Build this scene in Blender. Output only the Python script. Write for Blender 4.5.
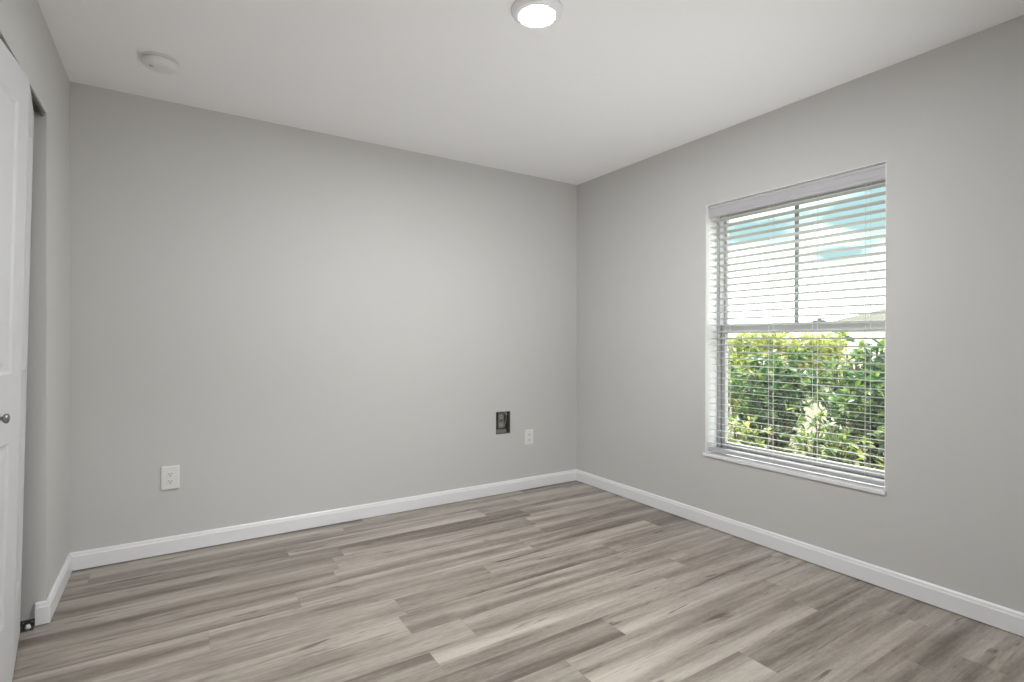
import bpy, bmesh, math, random
from mathutils import Vector, Matrix

# ------------------------------------------------------------------ scene, camera, sky, light
scn = bpy.context.scene
for o in list(bpy.data.objects):
    bpy.data.objects.remove(o, do_unlink=True)
COL = scn.collection
XL, XR, YB, YF, H = -.434, 2.815, 3.417, -.04, 2.44      # inner faces of the room
EYE = 1.158

YAW, PITCH, ROLL, FOCAL = .568, -.0017, .0024, 531.54
fw = Vector((math.sin(YAW) * math.cos(PITCH), math.cos(YAW) * math.cos(PITCH), math.sin(PITCH)))
r0 = Vector((math.cos(YAW), -math.sin(YAW), 0))
u0 = r0.cross(fw)
rt = r0 * math.cos(ROLL) + u0 * math.sin(ROLL)
up = rt.cross(fw)
cam = bpy.data.cameras.new('camera')
cam.sensor_fit = 'HORIZONTAL'
cam.sensor_width = 36
cam.lens = FOCAL / 1024 * 36
cam.clip_start = .02
cam.clip_end = 300
camo = bpy.data.objects.new('camera', cam)
COL.objects.link(camo)
camo.matrix_world = Matrix(((rt.x, up.x, -fw.x, 0), (rt.y, up.y, -fw.y, 0), (rt.z, up.z, -fw.z, EYE), (0, 0, 0, 1)))
scn.camera = camo

vs = scn.view_settings
vs.view_transform = 'Standard'
vs.look = 'None'
vs.exposure = 0.0
vs.gamma = 1.0
vs.use_curve_mapping = False
scn.cycles.use_denoising = True
scn.cycles.max_bounces = 14
scn.cycles.diffuse_bounces = 8
scn.cycles.transparent_max_bounces = 16
scn.cycles.sample_clamp_indirect = 6

SKY_STRENGTH = 4.5
SUN_STRENGTH = 8.0
LAMP_RADIANCE = 920.0
HALL_FILL_RADIANCE = 165.0

world = bpy.data.worlds.new('sky')
scn.world = world
world.use_nodes = True


def nd(nt, typ, **kw):
    n = nt.nodes.new(typ)
    for k, v in kw.items():
        setattr(n, k, v)
    return n


def sset(nt, sock, v):
    if isinstance(v, bpy.types.NodeSocket):
        nt.links.new(v, sock)
    else:
        sock.default_value = v


def mth(nt, op, a, b=None, c=None, clamp=False):
    n = nd(nt, 'ShaderNodeMath', operation=op, use_clamp=clamp)
    sset(nt, n.inputs[0], a)
    if b is not None:
        sset(nt, n.inputs[1], b)
    if c is not None:
        sset(nt, n.inputs[2], c)
    return n.outputs[0]


def mix(nt, f, a, b, blend='MIX'):
    n = nd(nt, 'ShaderNodeMix', data_type='RGBA', blend_type=blend)
    sset(nt, n.inputs[0], f)
    sset(nt, n.inputs[6], a)
    sset(nt, n.inputs[7], b)
    return n.outputs[2]


def ramp(nt, f, stops):
    n = nd(nt, 'ShaderNodeValToRGB')
    e = n.color_ramp.elements
    while len(e) < len(stops):
        e.new(.5)
    for i, (p, c) in enumerate(stops):
        e[i].position = p
        e[i].color = c if len(c) == 4 else (*c, 1)
    sset(nt, n.inputs[0], f)
    return n.outputs[0]


def build_sky():
    nt = world.node_tree
    bg = nt.nodes['Background']
    tc = nd(nt, 'ShaderNodeTexCoord')
    mp = nd(nt, 'ShaderNodeMapping')
    mp.inputs['Scale'].default_value = (1.6, 1.6, 4.5)
    mp.inputs['Location'].default_value = (.3, .1, .0)
    nt.links.new(tc.outputs['Generated'], mp.inputs['Vector'])
    no = nd(nt, 'ShaderNodeTexNoise')
    no.inputs['Scale'].default_value = 5
    no.inputs['Detail'].default_value = 4
    nt.links.new(mp.outputs[0], no.inputs['Vector'])
    # clear gap in the clouds to the east, above the neighbourhood
    gaps = None
    for d, wx, wz in (((1, .44, .205), .105, .052), ((1, .63, .215), .12, .030), ((1, .49, .155), .06, .030)):
        d = Vector(d).normalized()
        sp = nd(nt, 'ShaderNodeVectorMath', operation='SUBTRACT')
        nt.links.new(tc.outputs['Generated'], sp.inputs[0])
        sp.inputs[1].default_value = d
        sx = nd(nt, 'ShaderNodeVectorMath', operation='MULTIPLY')
        nt.links.new(sp.outputs[0], sx.inputs[0])
        sx.inputs[1].default_value = (1 / wx, 1 / wx, 1 / wz)
        ln = nd(nt, 'ShaderNodeVectorMath', operation='LENGTH')
        nt.links.new(sx.outputs[0], ln.inputs[0])
        g = mth(nt, 'SUBTRACT', 1.35, ln.outputs['Value'])
        gaps = g if gaps is None else mth(nt, 'MAXIMUM', gaps, g)
    v = mth(nt, 'ADD', gaps, mth(nt, 'MULTIPLY', mth(nt, 'SUBTRACT', no.outputs[0], .5), 2.6))
    f = mth(nt, 'POWER', mth(nt, 'MULTIPLY', v, 1.1, clamp=True), .5)
    c = mix(nt, f, (1, 1, 1, 1), (.133, .20, .213, 1))
    nt.links.new(c, bg.inputs['Color'])
    bg.inputs['Strength'].default_value = SKY_STRENGTH


build_sky()
sun = bpy.data.lights.new('sun', 'SUN')
sun.energy = SUN_STRENGTH
sun.angle = math.radians(.6)
sun.color = (1, .95, .86)
suno = bpy.data.objects.new('sun', sun)
COL.objects.link(suno)
suno.rotation_euler = Vector((-.48, -.30, -.82)).to_track_quat('-Z', 'Y').to_euler()


# sky portal just outside the window opening, so that daylight is sampled through it
por = bpy.data.lights.new('window_portal', 'AREA')
por.shape = 'RECTANGLE'
por.size, por.size_y = 1.56, 1.02
por.cycles.is_portal = True
poro = bpy.data.objects.new('window_portal', por)
COL.objects.link(poro)
poro.location = (3.06, 1.657, 1.23)
poro.rotation_euler = (0, math.radians(90), 0)


# unseen fill spot added at floor level below the frame to brighten the ceiling
FILL_WATTS = 88.0
fl = bpy.data.lights.new('ceiling_fill', 'SPOT')
fl.energy = FILL_WATTS
fl.spot_size = math.radians(100)
fl.spot_blend = 1.0
fl.shadow_soft_size = .12
flo = bpy.data.objects.new('ceiling_fill', fl)
COL.objects.link(flo)
flo.location = (1.85, .75, .06)
flo.rotation_euler = (Vector((1.68, 2.45, H)) - flo.location).to_track_quat('-Z', 'Y').to_euler()


# ------------------------------------------------------------------ materials
def new_mat(name):
    m = bpy.data.materials.new(name)
    m.use_nodes = True
    nt = m.node_tree
    return m, nt, nt.nodes['Principled BSDF']


def plain(name, c, rough=.5, metal=0, spec=.5, bump=0, bscale=300, vary=0):
    m, nt, p = new_mat(name)
    p.inputs['Base Color'].default_value = (*c, 1)
    p.inputs['Roughness'].default_value = rough
    p.inputs['Metallic'].default_value = metal
    p.inputs['Specular IOR Level'].default_value = spec
    tc = nd(nt, 'ShaderNodeTexCoord')
    if bump:
        no = nd(nt, 'ShaderNodeTexNoise')
        no.inputs['Scale'].default_value = bscale
        no.inputs['Detail'].default_value = 3
        nt.links.new(tc.outputs['Object'], no.inputs['Vector'])
        b = nd(nt, 'ShaderNodeBump')
        b.inputs['Strength'].default_value = bump
        b.inputs['Distance'].default_value = .002
        nt.links.new(no.outputs[0], b.inputs['Height'])
        nt.links.new(b.outputs[0], p.inputs['Normal'])
    if vary:
        n2 = nd(nt, 'ShaderNodeTexNoise')
        n2.inputs['Scale'].default_value = 3
        nt.links.new(tc.outputs['Object'], n2.inputs['Vector'])
        lo = tuple(x * (1 - vary) for x in c)
        nt.links.new(ramp(nt, n2.outputs[0], [(.3, lo), (.7, c)]), p.inputs['Base Color'])
    return m


M = {}
M['wall'] = plain('wall_paint', (.575, .57, .555), .75, spec=.25, bump=.12, bscale=180)
M['ceiling'] = plain('ceiling_paint', (.86, .86, .865), .9, spec=.1, bump=.25, bscale=120)
M['trim'] = plain('white_trim', (.80, .80, .82), .35)
M['door'] = plain('white_door', (.64, .64, .65), .42, bump=.05, bscale=60)
M['plate'] = plain('white_plastic', (.74, .74, .72), .35)
M['plate_dark'] = plain('slot_black', (.03, .03, .03), .6)
M['vinyl'] = plain('white_vinyl', (.46, .45, .47), .4)
M['lining'] = plain('white_lining', (.92, .92, .92), .5)
M['valance'] = plain('pale_grey_valance', (.47, .46, .475), .5)
M['muntin'] = plain('grey_muntin', (.28, .30, .31), .5)
M['metal'] = plain('brushed_nickel', (.30, .30, .29), .4, metal=1)
M['dark_metal'] = plain('dark_metal', (.11, .11, .105), .45, metal=.6)
M['box'] = plain('grey_box', (.10, .098, .09), .6, vary=.4)
M['box_ledge'] = plain('grey_ledge', (.16, .16, .15), .6)
M['socket_grey'] = plain('grey_socket', (.22, .215, .205), .5, vary=.3)
M['cable'] = plain('olive_cable', (.22, .22, .13), .5)
M['stucco'] = plain('cream_stucco', (.78, .74, .68), .9, bump=.4, bscale=8)
M['shingle'] = plain('brown_shingle', (.09, .09, .07), .9, bump=.4, bscale=5)
M['dark_glass'] = plain('dark_window', (.05, .06, .07), .1)
M['bark'] = plain('brown_bark', (.12, .085, .055), .9, bump=.5, bscale=40)
M['cord'] = plain('white_cord', (.72, .72, .73), .6)


def slat_mat():
    m, nt, p = new_mat('white_slat')
    p.inputs['Base Color'].default_value = (.67, .685, .675, 1)
    p.inputs['Roughness'].default_value = .4
    tr = nd(nt, 'ShaderNodeBsdfTranslucent')
    tr.inputs[0].default_value = (.8, .82, .8, 1)
    mx = nd(nt, 'ShaderNodeMixShader')
    mx.inputs[0].default_value = .12
    nt.links.new(p.outputs[0], mx.inputs[1])
    nt.links.new(tr.outputs[0], mx.inputs[2])
    nt.links.new(mx.outputs[0], nt.nodes['Material Output'].inputs[0])
    return m


M['slat'] = slat_mat()


def glass_mat():
    m, nt, p = new_mat('window_glass')
    nt.nodes.remove(p)
    t = nd(nt, 'ShaderNodeBsdfTransparent')
    t.inputs[0].default_value = (.95, .98, .965, 1)
    g = nd(nt, 'ShaderNodeBsdfGlossy')
    g.inputs['Roughness'].default_value = .02
    ge = nd(nt, 'ShaderNodeNewGeometry')
    dt = nd(nt, 'ShaderNodeVectorMath', operation='DOT_PRODUCT')
    nt.links.new(ge.outputs['Incoming'], dt.inputs[0])
    nt.links.new(ge.outputs['Normal'], dt.inputs[1])
    co = mth(nt, 'ABSOLUTE', dt.outputs['Value'])
    fr = mth(nt, 'ADD', .04, mth(nt, 'MULTIPLY', .96, mth(nt, 'POWER', mth(nt, 'SUBTRACT', 1.0, co, clamp=True), 5.0)), clamp=True)
    mx = nd(nt, 'ShaderNodeMixShader')
    nt.links.new(fr, mx.inputs[0])
    nt.links.new(t.outputs[0], mx.inputs[1])
    nt.links.new(g.outputs[0], mx.inputs[2])
    nt.links.new(mx.outputs[0], nt.nodes['Material Output'].inputs[0])
    return m


M['glass'] = glass_mat()


def lamp_mat(name, s):
    m, nt, p = new_mat(name)
    p.inputs['Base Color'].default_value = (.9, .9, .88, 1)
    p.inputs['Emission Color'].default_value = (.97, .99, 1, 1)
    p.inputs['Emission Strength'].default_value = s
    return m


M['lamp'] = lamp_mat('lit_diffuser', LAMP_RADIANCE)
M['hall_fill'] = lamp_mat('hall_fill_diffuser', HALL_FILL_RADIANCE)


def floor_mat():
    m, nt, p = new_mat('grey_oak_planks')
    PW, PL = .152, 1.22
    tc = nd(nt, 'ShaderNodeTexCoord')
    sx = nd(nt, 'ShaderNodeSeparateXYZ')
    nt.links.new(tc.outputs['Object'], sx.inputs[0])
    x, y = sx.outputs[0], sx.outputs[1]
    yr = mth(nt, 'DIVIDE', mth(nt, 'ADD', y, 10.0 + .035), PW)
    row = mth(nt, 'FLOOR', yr)
    wn = nd(nt, 'ShaderNodeTexWhiteNoise', noise_dimensions='1D')
    nt.links.new(row, wn.inputs['W'])
    xr = mth(nt, 'ADD', mth(nt, 'DIVIDE', mth(nt, 'ADD', x, 10.0), PL), mth(nt, 'MULTIPLY', wn.outputs[0], 7.3))
    col = mth(nt, 'FLOOR', xr)
    cb = nd(nt, 'ShaderNodeCombineXYZ')
    nt.links.new(row, cb.inputs[0])
    nt.links.new(col, cb.inputs[1])
    w2 = nd(nt, 'ShaderNodeTexWhiteNoise', noise_dimensions='3D')
    nt.links.new(cb.outputs[0], w2.inputs['Vector'])
    rs = nd(nt, 'ShaderNodeSeparateColor')
    nt.links.new(w2.outputs['Color'], rs.inputs[0])
    r1, r2, r3 = rs.outputs[0], rs.outputs[1], rs.outputs[2]

    def streak(sx_, sy_, scale, detail, rough, dist=0.0):
        cc = nd(nt, 'ShaderNodeCombineXYZ')
        nt.links.new(mth(nt, 'ADD', mth(nt, 'MULTIPLY', x, sx_), mth(nt, 'MULTIPLY', r1, 40.0)), cc.inputs[0])
        nt.links.new(mth(nt, 'ADD', mth(nt, 'MULTIPLY', y, sy_), mth(nt, 'MULTIPLY', r2, 40.0)), cc.inputs[1])
        nt.links.new(mth(nt, 'MULTIPLY', r3, 10.0), cc.inputs[2])
        n = nd(nt, 'ShaderNodeTexNoise')
        n.inputs['Scale'].default_value = scale
        n.inputs['Detail'].default_value = detail
        n.inputs['Roughness'].default_value = rough
        n.inputs['Distortion'].default_value = dist
        nt.links.new(cc.outputs[0], n.inputs['Vector'])
        return n.outputs[0]

    broad = streak(.55, 11.0, 1.0, 3, .5, .3)      # wide light and dark bands along a plank
    fine = streak(2.2, 75.0, 1.0, 4, .6)            # grain
    speck = streak(30.0, 190.0, 1.0, 2, .5)         # pores
    crack = streak(3.0, 34.0, 1.0, 3, .55, .6)      # occasional dark splits
    blotch = streak(2.6, 20.0, 1.0, 4, .65, .8)     # smoky patches in the print
    v = mth(nt, 'ADD', mth(nt, 'MULTIPLY', broad, 1.45), mth(nt, 'MULTIPLY', fine, .42))
    v = mth(nt, 'ADD', v, mth(nt, 'MULTIPLY', mth(nt, 'SUBTRACT', blotch, .5), .65))
    v = mth(nt, 'ADD', v, mth(nt, 'MULTIPLY', speck, .34))
    v = mth(nt, 'ADD', v, mth(nt, 'MULTIPLY', mth(nt, 'SUBTRACT', r1, .5), .26))
    v = mth(nt, 'SUBTRACT', v, 1.02)
    v = mth(nt, 'ADD', mth(nt, 'MULTIPLY', v, 1.15), .5, clamp=True)
    c = ramp(nt, v, [(0.0, (.098, .081, .066)), (.30, (.182, .155, .130)), (.62, (.315, .276, .238)), (1.0, (.475, .428, .376))])
    ck = mth(nt, 'MULTIPLY', mth(nt, 'SUBTRACT', crack, .63), 11.0, clamp=True)
    c = mix(nt, mth(nt, 'MULTIPLY', ck, .75), c, (.06, .048, .038, 1))
    # seams
    fy = mth(nt, 'FRACT', yr)
    fx = mth(nt, 'FRACT', xr)
    ey = mth(nt, 'MINIMUM', fy, mth(nt, 'SUBTRACT', 1.0, fy))
    ex = mth(nt, 'MINIMUM', fx, mth(nt, 'SUBTRACT', 1.0, fx))
    sy = mth(nt, 'SUBTRACT', 1.0, mth(nt, 'DIVIDE', ey, .010), clamp=True)
    sxx = mth(nt, 'SUBTRACT', 1.0, mth(nt, 'DIVIDE', ex, .0012), clamp=True)
    seam = mth(nt, 'MAXIMUM', sy, sxx)
    c = mix(nt, mth(nt, 'MULTIPLY', seam, .35), c, (.10, .085, .07, 1))
    nt.links.new(c, p.inputs['Base Color'])
    p.inputs['Roughness'].default_value = .34
    p.inputs['Specular IOR Level'].default_value = .4
    b = nd(nt, 'ShaderNodeBump')
    b.inputs['Strength'].default_value = .25
    b.inputs['Distance'].default_value = .001
    nt.links.new(mth(nt, 'SUBTRACT', fine, seam), b.inputs['Height'])
    nt.links.new(b.outputs[0], p.inputs['Normal'])
    return m


M['floor'] = floor_mat()


def leaf_mat(name, stops):
    m, nt, p = new_mat(name)
    g = nd(nt, 'ShaderNodeNewGeometry')
    c = ramp(nt, g.outputs['Random Per Island'], stops)
    nt.links.new(c, p.inputs['Base Color'])
    p.inputs['Roughness'].default_value = .35
    tr = nd(nt, 'ShaderNodeBsdfTranslucent')
    nt.links.new(mix(nt, 1.0, c, (1.5, 1.5, .7, 1), 'MULTIPLY'), tr.inputs[0])
    mx = nd(nt, 'ShaderNodeMixShader')
    mx.inputs[0].default_value = .4
    nt.links.new(p.outputs[0], mx.inputs[1])
    nt.links.new(tr.outputs[0], mx.inputs[2])
    nt.links.new(mx.outputs[0], nt.nodes['Material Output'].inputs[0])
    return m


M['leaf'] = leaf_mat('green_leaf', [(0, (.011, .041, .038)), (.5, (.045, .128, .053)), (1, (.225, .300, .105))])
M['leaf_yellow'] = leaf_mat('yellow_green_leaf', [(0, (.060, .128, .030)), (.5, (.195, .270, .075)), (1, (.450, .465, .225))])
M['leaf_mid'] = leaf_mat('mid_green_leaf', [(0, (.038, .098, .038)), (.5, (.120, .210, .060)), (1, (.375, .405, .180))])
M['leaf_hedge'] = leaf_mat('bright_hedge_leaf', [(0, (.225, .270, .090)), (1, (.465, .480, .255))])


def ground_mat():
    m, nt, p = new_mat('pale_sandy_ground')
    tc = nd(nt, 'ShaderNodeTexCoord')
    n = nd(nt, 'ShaderNodeTexNoise')
    n.inputs['Scale'].default_value = 1.3
    n.inputs['Detail'].default_value = 6
    nt.links.new(tc.outputs['Object'], n.inputs['Vector'])
    nt.links.new(ramp(nt, n.outputs[0], [(.35, (.14, .125, .075)), (.6, (.17, .15, .10)), (.8, (.08, .11, .035))]), p.inputs['Base Color'])
    p.inputs['Roughness'].default_value = .95
    return m


M['ground'] = ground_mat()


# ------------------------------------------------------------------ mesh helpers
def finish(bm, name, mat, parent=None, smooth=False):
    bmesh.ops.recalc_face_normals(bm, faces=bm.faces[:])
    me = bpy.data.meshes.new(name)
    bm.to_mesh(me)
    bm.free()
    me.materials.append(mat)
    if smooth:
        for p in me.polygons:
            p.use_smooth = True
    o = bpy.data.objects.new(name, me)
    COL.objects.link(o)
    if parent:
        o.parent = parent
    return o


def box(bm, x0, x1, y0, y1, z0, z1, bev=0, seg=2):
    vs_ = [bm.verts.new((x, y, z)) for z in (z0, z1) for y in (y0, y1) for x in (x0, x1)]
    fs = [bm.faces.new([vs_[i] for i in q]) for q in ((0, 2, 3, 1), (4, 5, 7, 6), (0, 1, 5, 4), (2, 6, 7, 3), (0, 4, 6, 2), (1, 3, 7, 5))]
    if bev:
        es = list({e for f in fs for e in f.edges})
        bmesh.ops.bevel(bm, geom=es, offset=bev, segments=seg, profile=.5, affect='EDGES')


def lathe(bm, prof, n=40, M_=None, cap=True):
    """revolve (radius, z) pairs about z"""
    M_ = M_ or Matrix()
    rings = []
    for r, z in prof:
        if r < 1e-6:
            rings.append([bm.verts.new(M_ @ Vector((0, 0, z)))])
        else:
            rings.append([bm.verts.new(M_ @ Vector((r * math.cos(2 * math.pi * i / n), r * math.sin(2 * math.pi * i / n), z))) for i in range(n)])
    for a, b in zip(rings, rings[1:]):
        for i in range(n):
            j = (i + 1) % n
            if len(a) == 1:
                bm.faces.new((a[0], b[j], b[i]))
            elif len(b) == 1:
                bm.faces.new((a[i], a[j], b[0]))
            else:
                bm.faces.new((a[i], a[j], b[j], b[i]))
    if cap:
        for rg in (rings[0], rings[-1]):
            if len(rg) > 2:
                bm.faces.new(rg)


def tube(bm, pts, rad, n=8):
    pts = [Vector(p) for p in pts]
    rads = rad if isinstance(rad, (list, tuple)) else [rad] * len(pts)
    rings = []
    for i, p in enumerate(pts):
        t = (pts[min(i + 1, len(pts) - 1)] - pts[max(i - 1, 0)]).normalized()
        a = t.orthogonal().normalized() if i == 0 else (a - t * a.dot(t)).normalized()
        b = t.cross(a)
        rings.append([bm.verts.new(p + (a * math.cos(2 * math.pi * k / n) + b * math.sin(2 * math.pi * k / n)) * rads[i]) for k in range(n)])
    for p, q in zip(rings, rings[1:]):
        for k in range(n):
            l = (k + 1) % n
            bm.faces.new((p[k], p[l], q[l], q[k]))
    bm.faces.new(rings[0])
    bm.faces.new(rings[-1])


def prism(bm, poly, place):
    """extrude a closed 2-D polygon; place(u, v, end) -> point, end 0 or 1"""
    a = [bm.verts.new(place(u, v, 0)) for u, v in poly]
    b = [bm.verts.new(place(u, v, 1)) for u, v in poly]
    n = len(poly)
    bm.faces.new(a)
    bm.faces.new(b)
    for i in range(n):
        j = (i + 1) % n
        bm.faces.new((a[i], a[j], b[j], b[i]))


def tag(o, label, cat, group=None, kind=None):
    o['label'] = label
    o['category'] = cat
    if group:
        o['group'] = group
    if kind:
        o['kind'] = kind
    return o


def thing(name, label, cat, loc=(0, 0, 0), group=None, kind=None):
    o = bpy.data.objects.new(name, None)
    o.empty_display_size = .1
    COL.objects.link(o)
    o.location = loc
    return tag(o, label, cat, group, kind)


def struct(bm, name, mat, label, cat):
    return tag(finish(bm, name, mat), label, cat, kind='structure')


def dup(root, loc):
    r = root.copy()
    COL.objects.link(r)
    r.location = loc
    for ch in root.children:
        c = ch.copy()
        COL.objects.link(c)
        c.parent = r
        for g in ch.children:
            d = g.copy()
            COL.objects.link(d)
            d.parent = c
    return r


# ------------------------------------------------------------------ room shell
OY0, OY1, OZ = 1.20, 2.845, 2.075          # closet opening in the left wall
LT = .115                                   # left wall thickness
WY0, WY1, WZ0, WZ1 = 1.157, 2.158, .455, 2.003   # window opening
WX1 = 3.03                                  # outer face of the right wall
BX0, BX1, BZ0, BZ1 = 2.040, 2.166, .450, .618    # hole for the recessed box
CX = -1.17                                  # closet back

bm = bmesh.new()
box(bm, CX - .12, WX1, -1.6, YB + .14, -.12, 0)
struct(bm, 'floor', M['floor'], 'greyish brown wood plank floor of the empty bedroom', 'floor')

bm = bmesh.new()
box(bm, CX - .12, WX1, -1.6, YB + .14, H, H + .2)
struct(bm, 'ceiling', M['ceiling'], 'plain white ceiling with a round lamp on it', 'ceiling')

bm = bmesh.new()
X0, X1, T = CX - .12, WX1, .14
box(bm, X0, BX0, YB, YB + T, 0, H)
box(bm, BX1, X1, YB, YB + T, 0, H)
box(bm, BX0, BX1, YB, YB + T, 0, BZ0)
box(bm, BX0, BX1, YB, YB + T, BZ1, H)
struct(bm, 'wall_back', M['wall'], 'wide grey wall holding the outlets, opposite the camera', 'wall')

bm = bmesh.new()
box(bm, XR, WX1, -1.6, WY0, 0, H)
box(bm, XR, WX1, WY1, YB, 0, H)
box(bm, XR, WX1, WY0, WY1, 0, WZ0 - .02)
box(bm, XR, WX1, WY0, WY1, WZ1, H)
struct(bm, 'wall_right', M['wall'], 'grey wall with the window in it', 'wall')

bm = bmesh.new()
box(bm, XL - LT, XL, OY1, YB, 0, H)
box(bm, XL - LT, XL, YF, OY0, 0, H)
box(bm, XL - LT, XL, OY0, OY1, OZ, H)
struct(bm, 'wall_left', M['wall'], 'grey wall with the closet opening in it', 'wall')

bm = bmesh.new()
box(bm, CX - .12, CX, -1.6, YB, 0, H)
box(bm, CX, XL - LT, .95, 1.05, 0, H)
struct(bm, 'wall_closet', M['wall'], 'grey back and side wall inside the closet', 'wall')

bm = bmesh.new()                             # wall with the doorway the camera stands in
box(bm, CX, -.40, YF - .115, YF, 0, H)
box(bm, .46, XR, YF - .115, YF, 0, H)
box(bm, -.40, .46, YF - .115, YF, 2.06, H)
struct(bm, 'wall_front', M['wall'], 'grey wall with the open doorway behind the camera', 'wall')

bm = bmesh.new()
box(bm, CX, XR, -1.6, -1.48, 0, H)
struct(bm, 'wall_hall', M['wall'], 'far grey wall of the hall behind the doorway', 'wall')

# baseboards
BT, BH, BG = .014, .092, .004
bprof = [(0, BG), (BT, BG), (BT, BH - .020), (BT - .003, BH - .014), (BT - .004, BH - .006), (BT - .008, BH), (0, BH)]


def base_run(bm, p0, p1, nrm, m0=0, m1=0):
    """profile swept p0 -> p1; m0/m1 = +1 outside mitre, -1 inside mitre"""
    p0, p1, nrm = Vector(p0), Vector(p1), Vector(nrm)
    d = (p1 - p0).normalized()
    prism(bm, bprof, lambda u, v, e: (p1 + d * (u * m1) if e else p0 - d * (u * m0)) + nrm * u + Vector((0, 0, v)))


bm = bmesh.new()
base_run(bm, (XL, YB, 0), (XR, YB, 0), (0, -1, 0), -1, -1)
struct(bm, 'baseboard_back', M['trim'], 'white baseboard along the wall with the outlets', 'baseboard')
bm = bmesh.new()
base_run(bm, (XR, YB, 0), (XR, YF, 0), (-1, 0, 0), -1, 0)
struct(bm, 'baseboard_right', M['trim'], 'white baseboard under the window', 'baseboard')
bm = bmesh.new()
base_run(bm, (XL, YB, 0), (XL, OY1, 0), (1, 0, 0), -1, 1)
base_run(bm, (XL - .032, OY1, 0), (XL, OY1, 0), (0, -1, 0), 0, 1)
struct(bm, 'baseboard_left', M['trim'], 'short white baseboard turning the corner into the closet opening', 'baseboard')

# closet header track, widened in dark metal to imitate shade under the header
bm = bmesh.new()
for a, b in ((-.540, -.536), (-.446, -.442)):
    box(bm, a, b, OY0 + .01, OY1 - .005, OZ - .016, OZ)
box(bm, -.540, -.442, OY0 + .01, OY1 - .005, OZ - .003, OZ)
struct(bm, 'trim_1', M['dark_metal'], 'dark metal door track widened to imitate shade under the closet header', 'door track')


# ------------------------------------------------------------------ folding closet door
def door_leaf(name, A, B, h, parent, rects):
    """moulded leaf whose room-side face runs A -> B in plan"""
    A, B = Vector((*A, 0)), Vector((*B, 0))
    d = (B - A)
    w = d.length
    d.normalize()
    n = Vector((-d.y, d.x, 0))
    if n.x < 0:
        n = -n
    th = .035
    P = lambda u, z, k: A + d * u + n * k + Vector((0, 0, z))
    bm = bmesh.new()
    st = .095
    us = [0, st, w - st, w]
    zs = [0] + [z for r in rects for z in r] + [h]
    for i in range(3):
        for j in range(len(zs) - 1):
            u0_, u1_, z0_, z1_ = us[i], us[i + 1], zs[j], zs[j + 1]
            if i == 1 and j % 2 == 1:
                prev = None
                for ins, dep in ((0, 0), (.010, -.006), (.022, -.0068), (.040, -.002), (.052, -.0016)):
                    ring = [bm.verts.new(P(a, b, dep)) for a, b in ((u0_ + ins, z0_ + ins), (u1_ - ins, z0_ + ins), (u1_ - ins, z1_ - ins), (u0_ + ins, z1_ - ins))]
                    if prev:
                        for k in range(4):
                            bm.faces.new((prev[k], prev[(k + 1) % 4], ring[(k + 1) % 4], ring[k]))
                    prev = ring
                bm.faces.new(prev)
            else:
                bm.faces.new([bm.verts.new(P(a, b, 0)) for a, b in ((u0_, z0_), (u1_, z0_), (u1_, z1_), (u0_, z1_))])
    bmesh.ops.remove_doubles(bm, verts=bm.verts[:], dist=1e-5)
    bd = [e for e in bm.edges if len(e.link_faces) == 1]
    ex = bmesh.ops.extrude_edge_only(bm, edges=bd)
    nv = [g for g in ex['geom'] if isinstance(g, bmesh.types.BMVert)]
    for v in nv:
        v.co -= n * th
    ne = [g for g in ex['geom'] if isinstance(g, bmesh.types.BMEdge) and len(g.link_faces) == 1]
    bmesh.ops.holes_fill(bm, edges=ne, sides=0)
    return finish(bm, name, M['door'], parent), P, w


RECTS = [(.225, .815), (1.035, 1.915)]
DH = 2.03
TILT = .0198


def closet_door(label, y0, sgn):
    d = thing('door_1', label, 'closet door', (-.503, y0, .012), kind='structure')
    d.rotation_euler = (0, TILT, 0)
    a, b, c = (0, 0), (.051, sgn * .388), (.028, sgn * .776)
    b2 = (.0512, sgn * .3905)
    door_leaf('door_panel', a, b, DH, d, RECTS)
    leaf, P, w = door_leaf('door_panel', b2, c, DH, d, RECTS)
    kb = bmesh.new()
    R = Vector((0, 0, 1)).rotation_difference(P(0, 0, 1) - P(0, 0, 0)).to_matrix().to_4x4()
    lathe(kb, [(.011, 0), (.011, .003), (.006, .005), (.006, .010), (.012, .013), (.0155, .018), (.0145, .023), (.009, .026), (0, .0265)], 24,
          Matrix.Translation(P(w * .53, .905, 0)) @ R)
    finish(kb, 'knob', M['metal'], leaf, True)
    hb = bmesh.new()                          # pivot pins into the track and the floor bracket
    for z0_, z1_ in ((-.010, .02), (DH, DH + .030)):
        tube(hb, [P(-w + .02, z0_, -.0175) + Vector((-.006, 0, 0)), P(-w + .02, z1_, -.0175) + Vector((-.006, 0, 0))], .004)
    return d


closet_door('white moulded bifold closet door leaf pair standing slightly open', 2.788, -1)
o2 = bpy.data.objects['door_1']
o2.name = 'door_1'
d2 = closet_door('white moulded bifold closet door pair nearest the doorway', 1.235, 1)
d2.name = 'door_2'
d2.location.x = -.495

# floor bracket of the door pivot
t = thing('pivot_bracket', 'small metal door pivot bracket on the floor against the closet jamb', 'bracket', (-.490, 2.826, 0))
bm = bmesh.new()
box(bm, -.024, .022, -.022, .016, 0, .003, .001)
box(bm, -.024, .022, .0155, .019, 0, .030, .001)
finish(bm, 'plate', M['dark_metal'], t)
bm = bmesh.new()
lathe(bm, [(.010, .003), (.010, .010), (.007, .014), (.007, .018), (0, .018)], 16, Matrix.Translation((.004, -.004, 0)))
finish(bm, 'pivot_cup', M['plate'], t, True)
bm = bmesh.new()
for s in (-.014, .014):
    lathe(bm, [(.004, 0), (.004, .002), (.002, .003), (0, .003)], 12, Matrix.Translation((s, .0155, .020)) @ Matrix.Rotation(math.pi / 2, 4, 'X'))
finish(bm, 'screws', M['metal'], t)


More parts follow.
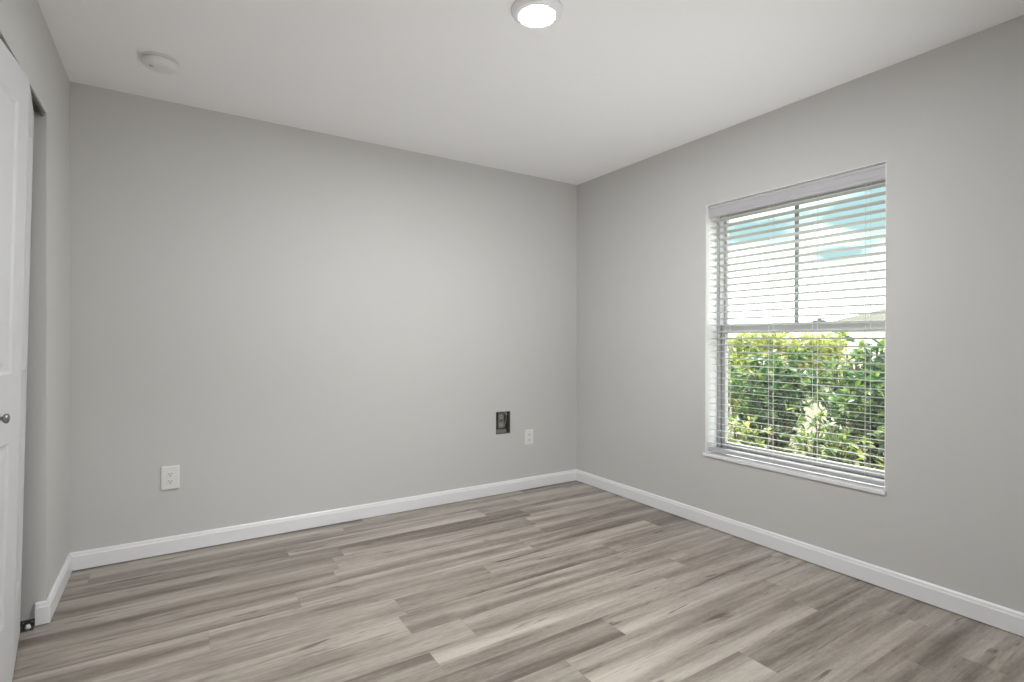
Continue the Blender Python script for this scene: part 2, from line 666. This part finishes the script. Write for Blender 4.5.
# ------------------------------------------------------------------ window
win = thing('window_1', 'white vinyl single hung window in the right wall', 'window', ((XR + WX1) / 2, (WY0 + WY1) / 2, WZ0), kind='structure')


def wfin(bm, name, mat, parent=win, smooth=False):
    bmesh.ops.translate(bm, verts=bm.verts[:], vec=-win.location)
    return finish(bm, name, mat, parent, smooth)


FX0, FX1 = 2.925, 3.015
J = .024
bm = bmesh.new()
for a in ((WY0, WY0 + J, WZ0, WZ1), (WY1 - J, WY1, WZ0, WZ1)):
    box(bm, FX0, FX1, a[0], a[1], a[2], a[3], .003, 1)
for a in ((WZ0, WZ0 + .026), (WZ1 - .03, WZ1)):
    box(bm, FX0, FX1, WY0 + J, WY1 - J, a[0], a[1], .003, 1)
wfin(bm, 'window_frame', M['vinyl'])


def sash(name, x0, x1, z0, z1, rails, stile=.026):
    y0, y1 = WY0 + J + .002, WY1 - J - .002
    bm = bmesh.new()
    box(bm, x0, x1, y0, y0 + stile, z0, z1, .003, 1)
    box(bm, x0, x1, y1 - stile, y1, z0, z1, .003, 1)
    box(bm, x0, x1, y0 + stile, y1 - stile, z0, z0 + rails[0], .003, 1)
    box(bm, x0, x1, y0 + stile, y1 - stile, z1 - rails[1], z1, .003, 1)
    s = wfin(bm, name, M['vinyl'])
    bm = bmesh.new()
    xm = (x0 + x1) / 2
    box(bm, xm - .003, xm + .003, y0 + stile - .004, y1 - stile + .004, z0 + rails[0] - .004, z1 - rails[1] + .004)
    wfin(bm, 'glass_pane', M['glass'], s)
    return s


us_ = sash('upper_sash', 2.974, 3.000, 1.205, WZ1 - .032, (.035, .03), .012)
bm = bmesh.new()
box(bm, 2.976, 2.984, 1.660, 1.684, 1.238, WZ1 - .06, .002, 1)
wfin(bm, 'muntin', M['muntin'], us_)
ls_ = sash('lower_sash', 2.940, 2.968, WZ0 + .028, 1.262, (.034, .055))
bm = bmesh.new()
box(bm, 2.934, 2.966, 1.500, 1.560, 1.2622, 1.270, .002, 1)
lathe(bm, [(.011, 0), (.011, .010), (.008, .013), (0, .013)], 16, Matrix.Translation((2.948, 1.530, 1.270)))
box(bm, 2.930, 2.942, 1.492, 1.534, 1.272, 1.280, .002, 1)
wfin(bm, 'sash_lock', M['muntin'], ls_)
# stool at the bottom of the opening
bm = bmesh.new()
box(bm, XR - .010, FX0 + .001, WY0, WY1, WZ0 - .020, WZ0, .003, 2)
for a, b in ((WY0 - .004, WY0 + .0005), (WY1 - .0005, WY1 + .010)):
    box(bm, XR - .0095, XR, a, b, WZ0 - .0195, WZ0 - .0005, .001, 1)
wfin(bm, 'window_sill', M['trim'])
# white returns lining the opening
bm = bmesh.new()
box(bm, XR + .001, FX0, WY1 - .0035, WY1 - .0005, WZ0, WZ1)
box(bm, XR + .001, FX0, WY0 + .0005, WY0 + .0035, WZ0, WZ1)
box(bm, XR + .001, FX0, WY0, WY1, WZ1 - .0035, WZ1 - .0005)
wfin(bm, 'reveal_lining', M['lining'])

# ------------------------------------------------------------------ venetian blind
bl = thing('window_blind', 'white horizontal slat blind lowered inside the window opening', 'blind', (2.86, (WY0 + WY1) / 2, WZ1))


def bfin(bm, name, mat, parent=bl, smooth=False):
    bmesh.ops.translate(bm, verts=bm.verts[:], vec=-bl.location)
    return finish(bm, name, mat, parent, smooth)


SY0, SY1 = 1.168, 2.146
bm = bmesh.new()
vp = [(0, -.003), (.003, 0), (.003, 0), (.010, 0), (.010, -.078), (.004, -.078), (.0, -.072), (-.001, -.060), (.002, -.055), (.002, -.020), (-.001, -.014)]
vp = [(0, -.004), (.003, 0), (.011, 0), (.011, -.076), (.004, -.076), (0, -.070), (.0, -.058), (.003, -.054), (.003, -.020), (0, -.016)]
prism(bm, vp, lambda u, v, e: Vector((2.826 + u, (SY0 - .006, SY1 - .004)[e], WZ1 - .006 + v)))
bfin(bm, 'valance', M['valance'])
bm = bmesh.new()
box(bm, 2.838, 2.892, SY0, SY1, WZ1 - .052, WZ1 - .006, .002, 1)
bfin(bm, 'headrail', M['vinyl'])

SC, SW, STH, DROP = 2.862, .048, .0020, .0064
NS, ZTOP, ZBOT = 35, 1.905, .518
bm = bmesh.new()
for i in range(NS):
    zc = ZTOP + (ZBOT - ZTOP) * i / (NS - 1)
    top, bot = [], []
    for k in range(7):
        s = k / 6 - .5
        arch = .0010 * (1 - 4 * s * s)
        top.append((s * SW, arch + STH / 2 - s * DROP))
        bot.append((s * SW, arch - STH / 2 - s * DROP))
    prism(bm, top + bot[::-1], lambda u, v, e, z=zc: Vector((SC + u, (SY0, SY1)[e], z + v)))
bfin(bm, 'slats', M['slat'])
bm = bmesh.new()
box(bm, SC - .026, SC + .026, SY0, SY1, .468, .489, .004, 2)
bfin(bm, 'bottom_rail', M['vinyl'])
for y in (2.030, 1.752, 1.507, 1.253):
    bm = bmesh.new()
    for x, dz in ((SC - .0252, .004), (SC + .0252, -.004)):
        tube(bm, [(x, y, WZ1 - .05), (x, y, .489)], .0009, 5)
    for i in range(NS):
        zc = ZTOP + (ZBOT - ZTOP) * i / (NS - 1) - .004
        tube(bm, [(SC - .0252, y, zc + .004), (SC + .0252, y, zc - .006)], .0006, 4)
    for s in (-.012, .012):
        tube(bm, [(SC - .001, y + s, WZ1 - .05), (SC - .001, y + s, .489)], .0007, 4)
    bfin(bm, 'ladder_cord', M['cord'])
bm = bmesh.new()
tube(bm, [(2.833, 2.070, 1.925), (2.832, 2.070, 1.90), (2.831, 2.070, 1.27), (2.831, 2.070, 1.255)], [.002, .004, .004, .003], 6)
bfin(bm, 'tilt_wand', plain('grey_wand', (.34, .33, .36), .3))


# ------------------------------------------------------------------ ceiling lamp, detector
def disc_lamp(label, loc, dm):
    t = thing('ceiling_lamp', label, 'ceiling lamp', loc)
    bm = bmesh.new()
    lathe(bm, [(.100, 0), (.100, -.006), (.097, -.014), (.089, -.022), (.080, -.026), (.075, -.0265), (.067, -.0255), (.066, -.024), (.066, -.012), (.0, -.012)], 64)
    finish(bm, 'trim_ring', M['trim'], t, True)
    bm = bmesh.new()
    lathe(bm, [(.0658, -.013), (.0658, -.0245), (.063, -.0255), (.053, -.0262), (.032, -.0267), (0, -.027)], 64)
    finish(bm, 'diffuser', dm, t, True)
    return t


disc_lamp('round white ceiling lamp with a lit disc', (1.190, 1.690, H), M['lamp'])
disc_lamp('wide round unseen fill lamp added in the hall behind the doorway', (-.45, -1.10, H), M['hall_fill']).scale = (3.3, 3.3, 1.0)  # added out of view as soft fill for the room, widened to blur shadows

t = thing('smoke_detector', 'round white smoke detector on the ceiling near the left wall', 'smoke detector', (-.050, 2.928, H))
bm = bmesh.new()
lathe(bm, [(.074, 0), (.075, -.004), (.074, -.010), (.056, -.011), (.056, -.018)], 48)
finish(bm, 'base', M['plate'], t, True)
bm = bmesh.new()
lathe(bm, [(.054, -.0155), (.0715, -.0155), (.072, -.019), (.067, -.030), (.058, -.037), (.040, -.041), (.0, -.042)], 48)
body = finish(bm, 'cover', M['plate'], t, True)
bm = bmesh.new()
lathe(bm, [(.009, -.040), (.009, -.0425), (.006, -.0432), (0, -.0432)], 20, Matrix.Translation((-.034, -.012, 0)))
finish(bm, 'test_button', plain('grey_button', (.42, .42, .42), .5), body, True)


# ------------------------------------------------------------------ outlets
def rrect(w, h, r, n=5):
    pts = []
    for cx_, cz_, a0 in ((w / 2 - r, h / 2 - r, 0), (-w / 2 + r, h / 2 - r, 90), (-w / 2 + r, -h / 2 + r, 180), (w / 2 - r, -h / 2 + r, 270)):
        for k in range(n + 1):
            a = math.radians(a0 + 90 * k / n)
            pts.append((cx_ + r * math.cos(a), cz_ + r * math.sin(a)))
    return pts


def layers(bm, specs):
    """stack of rounded rectangles: (w, h, r, y)"""
    prev = None
    for w, h, r, y in specs:
        ring = [bm.verts.new((u, -y, v)) for u, v in rrect(w, h, r)]
        if prev:
            n = len(ring)
            for k in range(n):
                bm.faces.new((prev[k], prev[(k + 1) % n], ring[(k + 1) % n], ring[k]))
        else:
            bm.faces.new(ring)
        prev = ring
    bm.faces.new(prev)


def outlet(label, loc, w, h, th):
    t = thing('wall_outlet', label, 'outlet', loc)
    bm = bmesh.new()
    layers(bm, [(w, h, .005, 0), (w, h, .005, th * .45), (w - .004, h - .004, .005, th * .8), (w - .012, h - .012, .004, th)])
    finish(bm, 'cover_plate', M['plate'], t)
    for s in (1, -1):
        bm = bmesh.new()
        layers(bm, [(.034, .028, .010, th - .001), (.034, .028, .010, th + .0015), (.032, .026, .009, th + .002)])
        bmesh.ops.translate(bm, verts=bm.verts[:], vec=(0, 0, s * .0195))
        so = finish(bm, 'socket', M['plate'], t)
        bm = bmesh.new()
        y = th + .002
        box(bm, -.0078, -.0052, -y - .0006, -y + .0004, s * .0195 + .000, s * .0195 + .009)
        box(bm, .0052, .0078, -y - .0006, -y + .0004, s * .0195 + .001, s * .0195 + .008)
        lathe(bm, [(.0030, -.0004), (.0030, .0006)], 12, Matrix.Translation((0, -y, s * .0195 - .0065)) @ Matrix.Rotation(math.pi / 2, 4, 'X'))
        finish(bm, 'slots', M['plate_dark'], so)
    bm = bmesh.new()
    lathe(bm, [(.003, 0), (.003, .001), (.0015, .0016), (0, .0016)], 12, Matrix.Translation((0, -th, 0)) @ Matrix.Rotation(math.pi / 2, 4, 'X'))
    finish(bm, 'screw', M['plate'], t)
    return t


outlet('larger white wall outlet low on the wall toward the closet', (-.010, YB, .410), .086, .127, .013)
outlet('smaller white wall outlet beside the dark open wall box', (2.338, YB, .404), .078, .118, .008)

# ------------------------------------------------------------------ open recessed box with a bare receptacle
BC = ((BX0 + BX1) / 2, YB, (BZ0 + BZ1) / 2)
t = thing('recessed_wall_box', 'dark open electrical box with a bare receptacle set into the wall', 'electrical box', BC)
bw, bh, bd = BX1 - BX0, BZ1 - BZ0, .070
bm = bmesh.new()
th_ = .004
box(bm, -bw / 2, -bw / 2 + th_, 0, bd, -bh / 2, bh / 2)
box(bm, bw / 2 - th_, bw / 2, 0, bd, -bh / 2, bh / 2)
box(bm, -bw / 2 + th_, bw / 2 - th_, 0, bd, bh / 2 - th_, bh / 2)
box(bm, -bw / 2 + th_, bw / 2 - th_, 0, bd, -bh / 2, -bh / 2 + th_)
box(bm, -bw / 2 + th_, bw / 2 - th_, bd - th_, bd, -bh / 2 + th_, bh / 2 - th_)
finish(bm, 'housing', M['box'], t)
bm = bmesh.new()
box(bm, -bw / 2 + .005, bw / 2 - .030, .004, .050, -bh / 2 + .004, -bh / 2 + .034, .003, 2)
finish(bm, 'ledge', M['box_ledge'], t)
bm = bmesh.new()
box(bm, -.030, .020, .022, .050, -.044, .074, .003, 2)
rc = finish(bm, 'receptacle', M['socket_grey'], t)
for s in (.042, -.016):
    bm = bmesh.new()
    layers(bm, [(.036, .030, .012, -.023), (.036, .030, .012, -.017), (.033, .027, .011, -.016)])
    bmesh.ops.translate(bm, verts=bm.verts[:], vec=(-.005, 0, s))
    so = finish(bm, 'socket', plain('pale_grey_socket', (.30, .29, .28), .5), rc)
    bm = bmesh.new()
    box(bm, -.013, -.010, .0152, .0168, s, s + .009)
    box(bm, .000, .003, .0152, .0168, s, s + .008)
    finish(bm, 'slots', M['plate_dark'], so)
bm = bmesh.new()
lathe(bm, [(.005, 0), (.005, .002), (.003, .003), (0, .003)], 14, Matrix.Translation((-.005, .022, .013)) @ Matrix.Rotation(math.pi / 2, 4, 'X'))
finish(bm, 'screw', M['plate_dark'], rc)
bm = bmesh.new()
pts = []
for k in range(14):
    a = k / 13
    pts.append((.036 + .010 * math.sin(a * 5), .030 + .010 * math.cos(a * 4), .078 - .115 * a))
tube(bm, pts, .0045, 8)
finish(bm, 'cable', M['cable'], t, True)
bm = bmesh.new()
tube(bm, [(.050, .045, .078), (.046, .02, .060), (.040, .016, .055), (.030, .02, .066), (.026, .04, .076)], .004, 8)
finish(bm, 'cable', M['plate'], t, True)

# ------------------------------------------------------------------ garden
bm = bmesh.new()
box(bm, WX1 + .002, 120, -60, 120, -.5, -.20)
struct(bm, 'ground', M['ground'], 'pale sandy ground with thin grass outside the window', 'ground')

rnd = random.Random(7)


def leaf(bm, pos, dirv, nrm, L, W):
    d = dirv.normalized()
    s = d.cross(nrm).normalized()
    n = s.cross(d)
    prof = [(0, .06), (.22, .80), (.5, 1.0), (.78, .62), (1.0, .02)]
    mid, a, b = [], [], []
    for t_, w in prof:
        c = pos + d * (L * t_) - n * (L * .22 * t_ * t_)
        mid.append(bm.verts.new(c))
        a.append(bm.verts.new(c + s * (W * .5 * w) + n * (W * .14 * w)))
        b.append(bm.verts.new(c - s * (W * .5 * w) + n * (W * .14 * w)))
    for i in range(4):
        bm.faces.new((mid[i], mid[i + 1], a[i + 1], a[i]))
        bm.faces.new((mid[i], b[i], b[i + 1], mid[i + 1]))


def shrub(name, label, loc, rx, ry, hgt, nstem, nleaf, lsize, mat, group='shrubs outside the window', open_=0.0, cat='shrub'):
    t = thing(name, label, cat, loc, group)
    sb, lb = bmesh.new(), bmesh.new()
    twigs = []
    for i in range(nstem):
        a = rnd.uniform(0, 2 * math.pi)
        q = math.sqrt(rnd.random())
        tip = Vector((math.cos(a) * rx * q, math.sin(a) * ry * q, hgt * (1 - .42 * q * q) * rnd.uniform(.72, 1.0)))
        b0 = Vector((math.cos(a) * .10, math.sin(a) * .10, 0))
        pts = [b0.lerp(tip, k / 5) + Vector((rnd.uniform(-.03, .03), rnd.uniform(-.03, .03), .10 * hgt * math.sin(math.pi * k / 5))) for k in range(6)]
        tube(sb, pts, [.010, .009, .008, .006, .005, .003], 5)
        twigs.append(pts)
        for j in range(3):
            k = rnd.uniform(1.5, 4.8)
            p = pts[int(k)].lerp(pts[int(k) + 1], k % 1)
            e = p + Vector((rnd.gauss(0, .16), rnd.gauss(0, .16), rnd.uniform(0, .18)))
            e.x, e.y = max(-rx, min(rx, e.x)), max(-ry, min(ry, e.y))
            tube(sb, [p, p.lerp(e, .5) + Vector((0, 0, .02)), e], [.004, .003, .002], 4)
            twigs.append([p, p.lerp(e, .5), e])
    for i in range(nleaf):
        pts = rnd.choice(twigs)
        k = (1 - rnd.random() ** 1.5) * (len(pts) - 1.001)
        k = max(k, .18 * (len(pts) - 1)) if len(pts) > 4 else k
        p = pts[int(k)].lerp(pts[int(k) + 1], k % 1)
        d = (pts[int(k) + 1] - pts[int(k)]).normalized() * .5 + Vector((rnd.gauss(0, .6), rnd.gauss(0, .6), rnd.gauss(.1, .45)))
        n = Vector((rnd.gauss(0, .45), rnd.gauss(0, .45), 1))
        L = lsize * rnd.uniform(.65, 1.25)
        leaf(lb, p, d, n, L, L * rnd.uniform(.34, .48))
    finish(sb, 'stems', M['bark'], t)
    finish(lb, 'foliage', mat, t)
    return t


GZ = -.20
shrub('leafy_shrub', 'dense dark green shrub nearest the right edge of the window view', (4.80, 1.96, GZ), .48, .40, 1.46, 42, 3400, .085, M['leaf'])
shrub('leafy_shrub', 'broad dark green shrub in the middle of the window view', (4.95, 3.00, GZ), .48, .40, 1.40, 38, 3000, .085, M['leaf'])
shrub('leafy_shrub', 'yellowish green open shrub on the left side of the window view', (5.15, 3.94, GZ), .48, .30, 1.62, 28, 2000, .075, M['leaf_yellow'])
shrub('leafy_shrub', 'low yellow green shrub at the bottom right of the window view', (3.50, 1.34, GZ), .20, .20, .88, 20, 1000, .060, M['leaf_yellow'])
shrub('leafy_shrub', 'low green shrub at the bottom middle of the window view', (3.84, 1.96, GZ), .20, .20, .92, 22, 1300, .060, M['leaf_mid'])
shrub('leafy_shrub', 'low yellow green shrub at the bottom left of the window view', (3.84, 2.62, GZ), .20, .20, .86, 20, 1000, .060, M['leaf_yellow'])
shrub('leafy_shrub', 'dark green shrub farther back between the two near dark shrubs', (6.60, 3.00, GZ), .50, .60, 1.42, 36, 3000, .095, M['leaf'])
shrub('leafy_shrub', 'pale green shrub farther back at the left of the window view', (6.70, 4.50, GZ), .50, .50, 1.50, 28, 2200, .09, M['leaf_yellow'])

# bright hedge farther off
t = thing('hedge', 'bright yellow green hedge far behind the shrubs', 'hedge', (17.0, 9.9, GZ))
lb = bmesh.new()
for i in range(5200):
    p = Vector((rnd.uniform(-.5, .5), rnd.uniform(-1.75, 2.6), rnd.random() ** .7 * 1.80))
    p.z *= .86 + .14 * math.sin(p.y * 4.1) * math.cos(p.y * 1.7)
    leaf(lb, p, Vector((rnd.gauss(-.3, .5), rnd.gauss(0, .6), rnd.gauss(.2, .5))), Vector((rnd.gauss(-.5, .5), rnd.gauss(0, .5), 1)), .17 * rnd.uniform(.7, 1.3), .09)
finish(lb, 'foliage', M['leaf_hedge'], t)
sb = bmesh.new()
for i in range(22):
    y = -1.7 + 4.2 * i / 21
    tube(sb, [(0, y, 0), (.03, y + .05, .6), (0, y + .12, 1.2)], [.03, .02, .01], 5)
finish(sb, 'stems', M['bark'], t)

# neighbouring house
t = thing('neighbour_house', 'pale neighbouring house with brown hip roof seen through the blind', 'house', (40, 12, GZ))
bm = bmesh.new()
box(bm, 0, 9, -6, 7.2, 0, 2.75)
finish(bm, 'wall', M['stucco'], t)
bm = bmesh.new()
e, zr = .5, 4.6
q = [bm.verts.new(c) for c in ((-e, -6 - e, 2.75), (9 + e, -6 - e, 2.75), (9 + e, 7.2 + e, 2.75), (-e, 7.2 + e, 2.75), (4.5, -1, zr), (4.5, 2.4, zr))]
q2 = [bm.verts.new((v.co.x, v.co.y, 2.60)) for v in q[:4]]
bm.faces.new((q[0], q[1], q[4])); bm.faces.new((q[1], q[2], q[5], q[4])); bm.faces.new((q[2], q[3], q[5])); bm.faces.new((q[3], q[0], q[4], q[5]))
for k in range(4):
    bm.faces.new((q[k], q[(k + 1) % 4], q2[(k + 1) % 4], q2[k]))
bm.faces.new(q2)
finish(bm, 'roof', M['shingle'], t)
for y in (-3.0, -.2):
    bm = bmesh.new()
    box(bm, -.06, .02, y - .6, y + .6, 1.0, 2.2)
    f = finish(bm, 'window_frame', M['vinyl'], t)
    bm = bmesh.new()
    box(bm, -.08, -.055, y - .52, y + .52, 1.08, 2.12)
    finish(bm, 'pane', M['dark_glass'], f)
